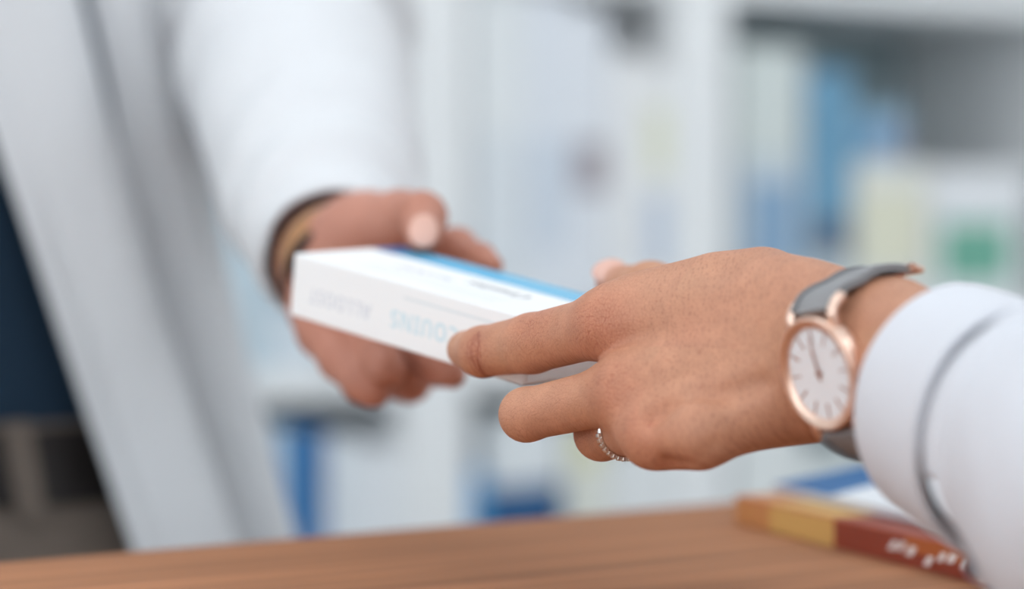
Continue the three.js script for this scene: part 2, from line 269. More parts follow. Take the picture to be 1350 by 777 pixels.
// ---------------------------------------------------------------- the carton that changes hands
const BX = {};
{
  const A = P(388, 334, 0.867), B = P(697, 420, 0.785), C0 = P(383, 418, 0.867);
  const L = B.clone().sub(A), len = L.length(); L.normalize();
  const dn0 = C0.clone().sub(A); dn0.addScaledVector(L, -dn0.dot(L)); dn0.normalize();
  const bk = P(515, 322, 0.905).sub(A); bk.addScaledVector(L, -bk.dot(L)); bk.normalize();
  let up = L.clone().cross(bk.clone().negate()).normalize(); if (up.y < 0) up.negate();
  const hgt = 0.0226, wid = 0.052, out = L.clone().cross(up).normalize();   // out: towards the viewer
  Object.assign(BX, { A, L, up, out, len, hgt, wid, c: A.clone().addScaledVector(L, len / 2).addScaledVector(up, -hgt / 2).addScaledVector(out, -wid / 2) });
  const base = BX.c.clone().addScaledVector(up, -hgt / 2);
  const t = thing('medicine_box', 'white medicine carton with pale blue print passed from hand to hand', 'medicine box', base);
  t.quaternion.setFromRotationMatrix(new THREE.Matrix4().makeBasis(L, up, out));
  const cv = (w, h, fn) => { const c = document.createElement('canvas'); c.width = w; c.height = h; const g = c.getContext('2d'); g.fillStyle = '#f6f8f9'; g.fillRect(0, 0, w, h); fn(g, w, h); const x = new THREE.CanvasTexture(c); x.colorSpace = THREE.SRGBColorSpace; return x; };
  const front = cv(1190, 226, (g, w, h) => { g.save(); g.translate(w, h); g.rotate(Math.PI);           // the print stands on its head
    g.font = 'bold 92px sans-serif'; g.fillStyle = '#d6ebf3'; g.fillText('COUINS', 310, 128);
    g.font = 'bold 78px sans-serif'; g.fillStyle = '#dfe3ea'; g.fillText('ALLOOST', 760, 120);
    g.fillStyle = '#e3ebef'; g.fillRect(120, 178, 480, 9); g.restore(); });
  const topT = cv(1190, 520, (g, w, h) => { g.fillStyle = '#5fb4dd'; g.fillRect(0, 0, w, 150); g.fillStyle = '#2f6fae'; g.fillRect(0, 0, 120, 150); g.fillStyle = '#a9d8ee'; g.fillRect(620, 60, 500, 26); 
    g.save(); g.translate(w, h); g.rotate(Math.PI); g.fillStyle = '#74767f'; g.font = 'italic bold 88px serif'; g.fillText('Couins', 240, 280); g.fillStyle = '#a9b1bd'; g.font = '70px sans-serif'; g.fillText('ALLOOST', 590, 240); g.fillStyle = '#d9dde2'; for (let k = 0; k < 3; k++) g.fillRect(240, 150 - k * 40, 700, 8); g.restore(); });
  const paper = (map) => mat(0xffffff, 0.45, { map }), plain = mat(0xf6f8f9, 0.45);
  const q = 0.0006, g1 = rbox(len, hgt, wid, q, 2).translate(0, hgt / 2, 0);
  part('body', g1, plain, t);
  const pl = (w, h, m, name) => part(name, new THREE.PlaneGeometry(w, h), m, t);
  const a = pl(len - 2 * q, hgt - 2 * q, paper(front), 'printed_side'); a.position.set(0, hgt / 2, wid / 2 + 0.00005);
  const b = pl(len - 2 * q, wid - 2 * q, paper(topT), 'printed_top'); b.rotation.x = -Math.PI / 2; b.position.set(0, hgt + 0.00005, 0);
  const e = part('end_flap', rbox(0.0006, hgt - 0.002, wid - 0.002, 0.0002, 1), mat(0xd8d6d6, 0.5), t); e.position.set(len / 2 + 0.0003, hgt / 2, 0);
}
const boxDist = (x, y, z) => { const p = V(x, y, z).sub(BX.c), q = [Math.abs(p.dot(BX.L)) - BX.len / 2, Math.abs(p.dot(BX.up)) - BX.hgt / 2, Math.abs(p.dot(BX.out)) - BX.wid / 2]; return Math.hypot(...q.map((v) => Math.max(v, 0))) + Math.min(Math.max(...q), 0); };

// ---------------------------------------------------------------- skin textures (relief, pores, hairs, creases), in metres on the back of the hand
const HAND_O = P(900, 480, 0.72), HX = camDir(0.80, 0.0, 0.60), HY = (() => { const n = camDir(-0.52, 0.42, 0.74), y = n.clone().cross(HX).normalize(); return y.y < 0 ? y.negate() : y; })();
const SK = 0.26, h2 = (p) => { const q = p.clone().sub(HAND_O); return [q.dot(HX), q.dot(HY)]; };
const J = {   // joints of the hand that takes the box: [point, radius]
  iM: [806, 427, 0.735, 41], iP: [702, 453, 0.765, 39], iD: [636, 464, 0.783, 33], iT: [614, 461, 0.796, 25],
  mM: [840, 514, 0.720, 41], mP: [694, 547, 0.752, 34], mD: [690, 548, 0.775, 28], mT: [694, 546, 0.793, 26],
  rM: [866, 564, 0.708, 33], rP: [793, 572, 0.754, 33], rD: [800, 560, 0.774, 28], rT: [818, 548, 0.782, 26],
  lM: [926, 570, 0.698, 38], lP: [858, 566, 0.737, 29], lD: [850, 556, 0.755, 25], lT: [856, 545, 0.768, 23],
  tT: [810, 374, 0.846, 25], tI: [858, 382, 0.82, 33], tM: [935, 398, 0.785, 44], tC: [1045, 420, 0.742, 50],
};
for (const k in J) { const [a, b, Z, r] = J[k]; J[k] = [P(a, b, Z), rpx(r, Z)]; }
const JP = (a, b, Z, r) => [P(a, b, Z), rpx(r, Z)];
const creaseAt = (p, r, n, w) => { const [x, y] = h2(p); return { x, y, r, n, w }; };
const KN = [{ q: h2(P(632, 466, 0.775)), rx: 0.0075, ry: 0.0075 }, { q: h2(P(786, 432, 0.728)), rx: 0.011, ry: 0.013 }, { q: h2(P(815, 518, 0.715)), rx: 0.012, ry: 0.012 }, { q: h2(P(862, 585, 0.706)), rx: 0.009, ry: 0.008 }, { q: h2(P(712, 440, 0.757)), rx: 0.010, ry: 0.010 }];
function skinField(u, v) {
  const x = (u > 0.5 ? u - 1 : u) * SK, y = (v > 0.5 ? v - 1 : v) * SK;      // repeats every SK metres, centred on the hand
  let kn = 0; for (const k of KN) kn = Math.max(kn, Math.exp(-(((x - k.q[0]) / k.rx) ** 2 + ((y - k.q[1]) / k.ry) ** 2)));
  const wx = x + 0.0008 * (fbm(x * 300, y * 300, 2) - 0.5), wy = y + 0.0008 * (fbm(x * 300 + 40, y * 300, 2) - 0.5);
  const cell = worley(wx / 0.0012, wy / 0.0013), fine = worley(wx / 0.0006 + 50, wy / 0.00065), cross = worley(wx / 0.00085 + 9, wy / 0.0019 + 4);
  let line = (1 - sstep(0.0, 0.16, cell)) * 0.42 + (1 - sstep(0, 0.2, fine)) * 0.3 + kn * (1 - sstep(0, 0.2, cross)) * 0.8;
  // bowed creases over the end joint of the forefinger
  { const k = KN[0], dx = x - k.q[0], dy = y - k.q[1]; for (const [o, b, s] of [[-0.0034, 45, 0.35], [-0.0021, 48, 0.75], [-0.0010, 30, 0.5], [0.0004, -10, 0.45], [0.0017, -55, 1.0], [0.0027, -60, 0.4]]) { const c = dx - o - b * dy * dy + 0.0004 * (vn(dy * 900 + o * 9999, 3) - 0.5); line += 1.8 * s * Math.exp(-((c / 0.00028) ** 2)) * (1 - sstep(0.0045, 0.0072, Math.abs(dy))); } }
  // hair pores, short streaks
  let pore = 0; { const cs = 0.0018, i = Math.floor(x / cs), j = Math.floor(y / cs); for (let a = -1; a < 2; a++) for (let b = -1; b < 2; b++) { const r1 = hash(i + a + 501, j + b + 77), r2 = hash(i + a - 33, j + b + 910), r3 = hash(i + a + 5, j + b + 5); if (r3 < 0.12) continue; const dx = x - (i + a + r1) * cs, dy = y - (j + b + r2) * cs, tx = dx + 0.25 * dy; pore = Math.max(pore, (0.45 + 0.55 * r3) * Math.exp(-((tx / 0.00015) ** 2) - ((dy / 0.00050) ** 2))); } }
  pore *= sstep(-0.030, 0.005, x) * (1 - kn) ;
  return { line: Math.min(1.6, line), pore, kn, x, y };
}
const SKN = 2000, skinData = new Float32Array(SKN * SKN * 3);
for (let j = 0; j < SKN; j++) for (let i = 0; i < SKN; i++) {
  const u = i / SKN, v = j / SKN, x = (u > 0.5 ? u - 1 : u) * SK, y = (v > 0.5 ? v - 1 : v) * SK;
  if (Math.abs(y) > 0.075) continue;
  const s = skinField(u, v), k = (j * SKN + i) * 3; skinData[k] = s.line; skinData[k + 1] = s.pore; skinData[k + 2] = s.kn;
}
const skAt = (u, v) => (Math.round(v * SKN) * SKN + Math.round(u * SKN)) * 3;
const skinMap = tex(SKN, SKN, (u, v) => { const k = skAt(u, v), l = skinData[k], p = skinData[k + 1], kn = skinData[k + 2], m = fbm(u * 60, v * 60, 3) - 0.5, m2 = fbm(u * 13 + 4, v * 13, 2) - 0.5; const d = 1 - 0.13 * l - 0.21 * p + 0.10 * m;
  return [0.98 * d + 0.02 * m2, (0.955 - 0.05 * kn + 0.06 * m2) * d - 0.07 * p - 0.09 * l, (0.94 - 0.06 * kn + 0.05 * m2) * d - 0.07 * p - 0.10 * l]; });
const skinBump = tex(SKN, SKN, (u, v) => { const k = skAt(u, v), h = 0.8 - 0.45 * skinData[k] - 0.3 * skinData[k + 1] + 0.2 * (fbm(u * 500, v * 500, 2) - 0.5); return [h, h, h]; }, false);
const skin = new THREE.MeshPhysicalMaterial({ color: 0xcd997b, roughness: 0.52, map: skinMap, bumpMap: skinBump, bumpScale: 0.00036, vertexColors: true, sheen: 0.15, sheenColor: new THREE.Color(0xffb89a), sheenRoughness: 0.5 });
const skin2 = new THREE.MeshPhysicalMaterial({ color: 0xb87e68, roughness: 0.55, vertexColors: true });

// ---------------------------------------------------------------- wrist frame of the customer
const wN = camDir(-0.83, -0.20, 0.52), wS0 = camDir(-0.23, 0.97, 0.0), wS = wS0.clone().addScaledVector(wN, -wS0.dot(wN)).normalize(), wA = wS.clone().cross(wN).normalize();   // wA: along the forearm
if (wA.z < 0) wA.negate();
const WC = P(1080, 493, 0.665), WR = WC.clone().addScaledVector(wN, -0.0245);   // watch centre, wrist centre
const RN = 0.0185, RS = 0.0255;

// ---------------------------------------------------------------- customer: hand, forearm, shirt sleeve
const elbow = P(1900, 800, 0.45);
let handSDF = null, nailOn = null;
{
  const at = (o, n, s, a = 0) => o.clone().addScaledVector(wN, n).addScaledVector(wS, s).addScaledVector(wA, a);
  const q = 5;
  const fingers = [
    chain([J.iM, J.iP, J.iD, J.iT], 0.0022), chain([J.mM, J.mP, J.mD, J.mT], 0.003), chain([J.rM, J.rP, J.rD, J.rT], 0.004), chain([J.lM, J.lP, J.lD, J.lT], 0.004), chain([J.tC, J.tM, J.tI, J.tT], 0.006),
  ];
  const palm = [
    cone(...J.iM, ...JP(1050, 412, 0.708, 56)), cone(...J.mM, ...JP(1060, 455, 0.703, 58)), cone(...J.rM, ...JP(1066, 495, 0.702, 56)), cone(...J.lM, ...JP(1066, 518, 0.702, 50)),
    cone(...JP(880, 402, 0.752, 42), ...JP(1005, 390, 0.728, 52)), cone(...JP(1005, 390, 0.728, 52), ...JP(1090, 418, 0.702, 58)),
    cone(...JP(846, 402, 0.738, 40), ...JP(935, 392, 0.731, 50)),
    cone(...JP(900, 470, 0.738, 60), ...JP(1070, 470, 0.705, 74)),
    cone(...JP(1062, 464, 0.714, 78), at(WR, 0, 0), RN - 0.001),
    cone(...JP(1040, 414, 0.714, 54), at(WR, 0, 0.0015), RN - 0.0015), cone(...JP(1050, 508, 0.71, 54), at(WR, 0, -0.0065), RN - 0.0015),
    cone(...JP(935, 560, 0.715, 44), ...JP(1060, 515, 0.712, 52)),
    cone(at(WR, 0, 0.0015), RN - 0.0015, P(1240, 500, 0.652), RN - 0.001), cone(at(WR, 0, -0.0065), RN - 0.0015, P(1240, 545, 0.652), RN - 0.001),
    cone(P(1240, 500, 0.652), RN - 0.001, P(1345, 566, 0.617), 0.020), cone(P(1345, 570, 0.617), 0.020, elbow, 0.03),
  ];
  const palmAt = (p) => { let d = palm[0](p.x, p.y, p.z); for (const c of palm) d = smin(d, c(p.x, p.y, p.z), 0.009); return d; };
  const onSkin = (px, py, off) => { let Z = 0.62; while (Z < 0.8 && palmAt(P(px, py, Z)) > 0) Z += 0.0005; return P(px, py, Z - off); };
  const groove = (a, b, r0, r1, off) => cone(onSkin(...a, off), r0, onSkin(...b, off), r1);
  const valleys = [groove([862, 550], [1000, 505], 0.0042, 0.0014, 0.0020), cone(P(894, 613, 0.697), 0.0044, onSkin(940, 586, 0.0026), 0.0010)];
  for (const [x, y, r] of [[824, 522, 0.0085], [861, 580, 0.0075]]) palm.push(cone(onSkin(x, y, -r + 0.0018), r, onSkin(x + 34, y - 8, -r + 0.0006), r));
  const f = handSDF = (x, y, z) => {
    let p = palm[0](x, y, z); for (let i = 1; i < palm.length; i++) p = smin(p, palm[i](x, y, z), 0.009);
    for (const v of valleys) p = -smin(-p, v(x, y, z), 0.006);
    if (p > 0.06) { let m = p; for (const g of fingers) m = Math.min(m, g(x, y, z)); return m; }
    let d = 1; for (let i = 0; i < 5; i++) d = smin(d, smin(p, fingers[i](x, y, z), i === 4 ? 0.012 : 0.009), 0.0012);
    return d;
  };
  const lo = V(1, 9, 1), hi = V(-9, -9, -9); const ext = (p, r) => { lo.min(p.clone().addScalar(-r)); hi.max(p.clone().addScalar(r)); };
  for (const k in J) ext(J[k][0], 0.02); ext(WR, 0.05); ext(P(1345, 560, 0.617), 0.04);
  const g = netMesh((x, y, z) => Math.max(f(x, y, z), z - hi.z + 0.006, x - hi.x + 0.006), lo, hi, 0.0013);
  planarUV(g, HAND_O, HX, HY, SK);
  const nail = P(797, 360, 0.842), tipI = P(590, 450, 0.797);
  tint(g, (p) => { const k = 0.96 + 0.10 * (fbm(p.x * 70 + 9, p.y * 70 + p.z * 50, 3) - 0.5), n = Math.exp(-((p.distanceTo(nail) / 0.009) ** 4)); return [k + 0.1 * n, k * lerp(1, 1.12, n), k * lerp(1, 1.28, n)]; });
  const base = R(0.62, 0, 0.02); 
  const t = thing('person', 'person in a pale shirt with wristwatch and ring reaching for the box', 'person', base);
  worldPart('arm_and_hand', g, skin, t, 'tanned hand and wrist');
  const nailMesh = (parent, c, n, len, lx, ly) => { const z = n.clone(), x = len.clone().addScaledVector(z, -len.dot(z)).normalize(), y = z.clone().cross(x); const m = part('thumb_nail', new THREE.SphereGeometry(1, 32, 20), mat(0xdcae9e, 0.35), parent, 'pale pink thumb nail'); m.quaternion.setFromRotationMatrix(new THREE.Matrix4().makeBasis(x, y, z)); m.scale.set(lx, ly, 0.0016); m.position.copy(c).sub(parent.position); };
  nailOn = nailMesh;
  nailMesh(t, J.tT[0].clone().addScaledVector(camDir(-0.35, 0.75, 0.55), J.tT[1] - 0.0006), camDir(-0.35, 0.75, 0.55), J.tT[0].clone().sub(J.tI[0]).normalize(), 0.0072, 0.0058);

  // shirt cuff and sleeve
  const ax = camDir(0.36, -0.16, 0.92), vert = camDir(0.06, 0.97, 0.15), v1 = vert.clone().addScaledVector(ax, -vert.dot(ax)).normalize(), h1 = v1.clone().cross(ax).normalize();   // h1 to the right or left
  if (h1.x < 0) h1.negate();
  const ring = (px, py, Z, a, b, tilt = 0) => [P(px, py, Z), v1.clone().multiplyScalar(a), h1.clone().multiplyScalar(b).addScaledVector(ax, tilt)];
  const cuff = rings([ring(1257, 534, 0.650, 0.0315, 0.0252, 0.006), ring(1300, 556, 0.635, 0.0322, 0.0265, 0.006), ring(1348, 578, 0.617, 0.0325, 0.027, 0.006)]);
  const fold = (u, v) => 1 + 0.012 * Math.sin(v * 19 + u * 3) * (0.4 + 0.6 * u) + 0.01 * (fbm(v * 9, u * 2.5, 2) - 0.5);
  worldPart('shirt_cuff', sheet((u, v) => cuff(u, v, fold(u, v)), 30, 120, 0.0016, { closeV: true, us: 0.5, vs: 2, flip: true }), M.shirtWhite, t, 'pale folded shirt cuff');
  const slv = rings([ring(1312, 562, 0.630, 0.0285, 0.0235, 0.006), ring(1356, 582, 0.6135, 0.0302, 0.0250, 0.006), ring(1380, 594, 0.606, 0.0355, 0.0302, 0.006), ring(1410, 610, 0.597, 0.0372, 0.032, 0.004), ring(1480, 650, 0.565, 0.039, 0.034), ring(1640, 720, 0.52, 0.044, 0.04), [elbow, v1.clone().multiplyScalar(0.052), h1.clone().multiplyScalar(0.05)]]);
  const sf = (u, v) => 1 + sstep(0.05, 0.3, u) * (0.05 * Math.sin(u * 26 + 2.2 * Math.sin(v * 6.28)) * (0.5 + 0.5 * Math.sin(v * 12.6 + 1)) + 0.07 * (fbm(v * 5 + 3, u * 9, 3) - 0.5));
  worldPart('shirt_sleeve', sheet((u, v) => slv(u, v, sf(u, v)), 160, 220, 0.001, { closeV: true, us: 3, vs: 2, flip: true, skip: (u, v) => u > 0.12 && v > 0.595 && v < 0.725 && u < 0.61 - 1.45 * (v - 0.595) }), M.shirtWhite, t, 'pale shirt sleeve');
  // upper arm, trunk and legs stand beside the camera, out of the picture
  const sh = R(0.42, 1.40, -0.02), body = [cone(elbow, 0.05, sh, 0.062), cone(sh, 0.07, R(0.62, 1.44, 0.02), 0.08), cone(R(0.62, 1.36, 0.02), 0.14, R(0.64, 0.98, 0.02), 0.14), cone(R(0.56, 1.3, 0.02), 0.12, R(0.56, 1.0, 0.02), 0.12), cone(R(0.71, 1.3, 0.02), 0.12, R(0.71, 1.0, 0.02), 0.12), cone(R(0.62, 1.44, 0.02), 0.08, R(0.83, 1.40, 0.02), 0.07), cone(R(0.83, 1.40, 0.02), 0.065, R(0.87, 1.10, 0.04), 0.05)];
  const fb = (x, y, z) => { let d = 1; for (const c of body) d = smin(d, c(x, y, z), 0.06); return Math.max(d, 0.9 - y); };
  const all = [elbow, R(0.2, 0.85, -0.3), R(1.05, 1.6, 0.3), R(0.2, 0.85, 0.3), R(1.05, 0.85, -0.3)], l2 = V(9, 9, 9), u2 = V(-9, -9, -9); all.forEach((p) => { l2.min(p); u2.max(p); }); l2.addScalar(-0.08); u2.addScalar(0.08);
  const gb = netMesh(fb, l2, u2, 0.016); planarUV(gb, V(0, 0, 0), V(1, 0, 0), V(0, 1, 0), 0.3); worldPart('shirt', gb, M.shirtWhite, t);
  const lg = [cone(R(0.55, 0.92, 0.02), 0.105, R(0.54, 0.48, 0.03), 0.07), cone(R(0.54, 0.48, 0.03), 0.07, R(0.54, 0.08, 0.02), 0.055), cone(R(0.72, 0.92, 0.02), 0.105, R(0.73, 0.48, 0.03), 0.07), cone(R(0.73, 0.48, 0.03), 0.07, R(0.73, 0.08, 0.02), 0.055), cone(R(0.56, 0.94, 0.02), 0.115, R(0.71, 0.94, 0.02), 0.115)];
  const fl = (x, y, z) => { let d = 1; for (const c of lg) d = smin(d, c(x, y, z), 0.04); return Math.max(d, 0.06 - y); };
  const gl = netMesh(fl, base.clone().add(V(-0.4, 0.0, -0.4)), base.clone().add(V(0.4, 1.12, 0.4)), 0.018); planarUV(gl, V(0, 0, 0), V(1, 0, 0), V(0, 1, 0), 0.3); worldPart('trousers', gl, M.navy, t);
  for (const x of [0.54, 0.73]) { const s = [cone(R(x, 0.045, 0.05), 0.045, R(x, 0.035, -0.13), 0.035)], gs = netMesh((a, b, c) => Math.max(s[0](a, b, c), -b), R(x, 0, -0.04).add(V(-0.25, -0.03, -0.25)), R(x, 0.14, -0.04).add(V(0.25, 0, 0.25)), 0.012); worldPart('shoe', gs, M.belt, t); }
}

// ---------------------------------------------------------------- wristwatch
{
  const t = thing('wristwatch', 'rose gold wristwatch with white dial and grey leather strap', 'watch', WC);
  t.quaternion.setFromRotationMatrix(new THREE.Matrix4().makeBasis(wA.clone(), wN, wA.clone().cross(wN)));   // x: along the arm, y: out of the dial, z: across the wrist
  const zUp = wA.clone().cross(wN).dot(wS) > 0 ? 1 : -1;
  const Rw = 0.0160, lathe = (pts, n = 96) => new THREE.LatheGeometry(pts.map(([x, y]) => new THREE.Vector2(x, y)), n);
  part('case', lathe([[0, -0.0052], [0.0138, -0.0052], [0.0150, -0.0044], [0.0157, -0.0030], [0.0158, -0.0008], [0.0155, -0.0002], [0.0140, -0.0002]]), M.gold, t);
  part('bezel', lathe([[0.0156, -0.0005], [Rw, -0.0001], [Rw, 0.0006], [0.0157, 0.0010], [0.0152, 0.0013], [0.0131, 0.0006], [0.0129, -0.0006]]), M.gold, t);
  part('dial', new THREE.CylinderGeometry(0.0141, 0.0141, 0.0006, 96).translate(0, -0.0006, 0), M.dial, t);
  const dark = mat(0xa86f55, 0.3, { metalness: 1 });
  for (let k = 0; k < 12; k++) { const a = k * Math.PI / 6, m = part('hour_marker', box(0.0040, 0.0003, 0.00032), dark, t); m.position.set(Math.cos(a) * 0.0106, -0.00015, Math.sin(a) * 0.0106); m.rotation.y = -a; }
  const hand = (len, w, ang, y, name) => { const m = part(name, box(len, 0.0002, w, len / 2 - 0.002, 0, 0), dark, t); m.position.set(0, y, 0); m.rotation.y = ang; };
  hand(0.0085, 0.00045, zUp > 0 ? -Math.PI / 2 - 0.15 : Math.PI / 2 + 0.15, 0.0001, 'hour_hand'); hand(0.0125, 0.00032, zUp > 0 ? -Math.PI / 2 - 0.05 : Math.PI / 2 + 0.05, 0.0004, 'minute_hand');
  part('hand_pin', new THREE.CylinderGeometry(0.0007, 0.0007, 0.0012, 20), dark, t);
  part('crystal', lathe([[0.0133, 0.0007], [0.0131, 0.0010], [0.009, 0.00145], [0.0001, 0.0016]]), mat(0xffffff, 0.02, { transmission: 1, thickness: 0, ior: 1.5 }), t);
  const crown = part('crown', new THREE.CylinderGeometry(0.0018, 0.0018, 0.0026, 20), M.gold, t); crown.rotation.z = Math.PI / 2; crown.position.set(-0.0168, -0.0026, 0);
  // lugs
  for (const sz of [-1, 1]) for (const sx of [-1, 1]) {
    const c = new THREE.CatmullRomCurve3([V(sx * 0.0088, -0.0022, sz * 0.0118), V(sx * 0.0092, -0.0022, sz * 0.0158), V(sx * 0.0094, -0.0046, sz * 0.0187), V(sx * 0.0094, -0.0066, sz * 0.0195)]);
    part('lug', new THREE.TubeGeometry(c, 16, 0.0017, 12), M.gold, t);
  }
  // strap halves run round the wrist
  const cy = -0.0245, a = RN + 0.0022, b = RS + 0.0024, SW = 0.0160;
  t.updateMatrixWorld(true);
  const girth = {}; for (const s of [-1, 1]) { const raw = []; for (let k = 0; k <= 60; k++) { const an = k / 60 * Math.PI; let best = 0; for (const x of [-0.002, 0.002, 0.0075]) { let r = 0.042; while (r > 0.01) { const p = V(x, cy + r * Math.cos(an), s * r * Math.sin(an)).applyMatrix4(t.matrixWorld); if (handSDF(p.x, p.y, p.z) < 0.0001) break; r -= 0.0002; } best = Math.max(best, s === zUp ? r : Math.min(r, 0.0265)); } raw.push(best); } girth[s] = (an) => { const x = clamp(an / Math.PI) * 60; let q = 0, w = 0; for (let d = -4; d <= 4; d++) { const i = clamp(Math.round(x) + d, 0, 60), g = Math.exp(-((i - x) ** 2) / 8); q += raw[i] * g; w += g; } return q / w + 0.0003; }; }
  const strapFn = (s, a0, a1) => (u, v) => { const an = lerp(a0, a1, u), wd = SW * (1 - 0.12 * u), x = (v - 0.5) * wd; const lift = 0.0014 * (1 - sstep(0, 0.3, u)); const bul = 0.0005 * Math.cos((v - 0.5) * Math.PI); const rr = lerp(Math.max(girth[s](an), 0.0262), girth[s](an), sstep(0.8, 1.3, an)) + 0.0018 + bul; return V(x, cy + rr * Math.cos(an), s * rr * Math.sin(an)); };
  for (const s of [-1, 1]) { const st = part('strap', sheet(strapFn(s, 0.66, s === zUp ? 2.0 : 2.3), 60, 14, 0.0020, { us: 2, vs: 0.5, flip: s < 0 }), M.strap, t);
    for (const e of [-1, 1]) part('stitched_edge', sheet((u, v) => { const q = strapFn(s, 0.68, s === zUp ? 1.98 : 2.28)(u, 0.5 + e * (0.455 + 0.05 * v)); return q.add(V(0, 0.0002, 0)); }, 50, 2, 0.0012, { flip: s < 0 }), M.strapEdge, st); }
  const bk = []; { const fn = strapFn(zUp, 0.78, 2.6); for (const [u0, u1, v0, v1] of [[0.66, 0.66, -0.06, 1.06], [0.74, 0.74, -0.06, 1.06], [0.66, 0.74, -0.06, -0.06], [0.66, 0.74, 1.06, 1.06]]) { const p = fn(u0, v0), q = fn(u1, v1); bk.push(new THREE.TubeGeometry(new THREE.LineCurve3(p, q), 4, 0.0009, 10)); } }
  part('buckle', mergeGeometries(bk), M.gold, t);
}

// ---------------------------------------------------------------- finger ring
{
  const A = J.rM[0], B = J.rP[0], k = 0.56, c = A.clone().lerp(B, k), r = lerp(J.rM[1], J.rP[1], k) + 0.0004, ax = B.clone().sub(A).normalize();
  const t = thing('finger_ring', 'thin silver ring with small set stones on the curled finger', 'ring', c);
  t.quaternion.setFromUnitVectors(V(0, 0, 1), ax);
  part('band', new THREE.TorusGeometry(r, 0.0009, 14, 120), M.silver, t);
  const inv = t.quaternion.clone().invert(), down = camDir(0.62, -1, 0.1).applyQuaternion(inv), a0 = Math.atan2(down.y, down.x);
  const stone = mat(0xe6e4e0, 0.3, { metalness: 1 }), sg = rbox(0.0013, 0.00130, 0.0021, 0.0003, 2);
  for (let i = -10; i <= 10; i++) { const a = a0 + i * 0.00155 / r, m = part('stone', sg, stone, t); m.position.set(Math.cos(a) * (r + 0.0006), Math.sin(a) * (r + 0.0006), 0); m.rotation.z = a; }
}

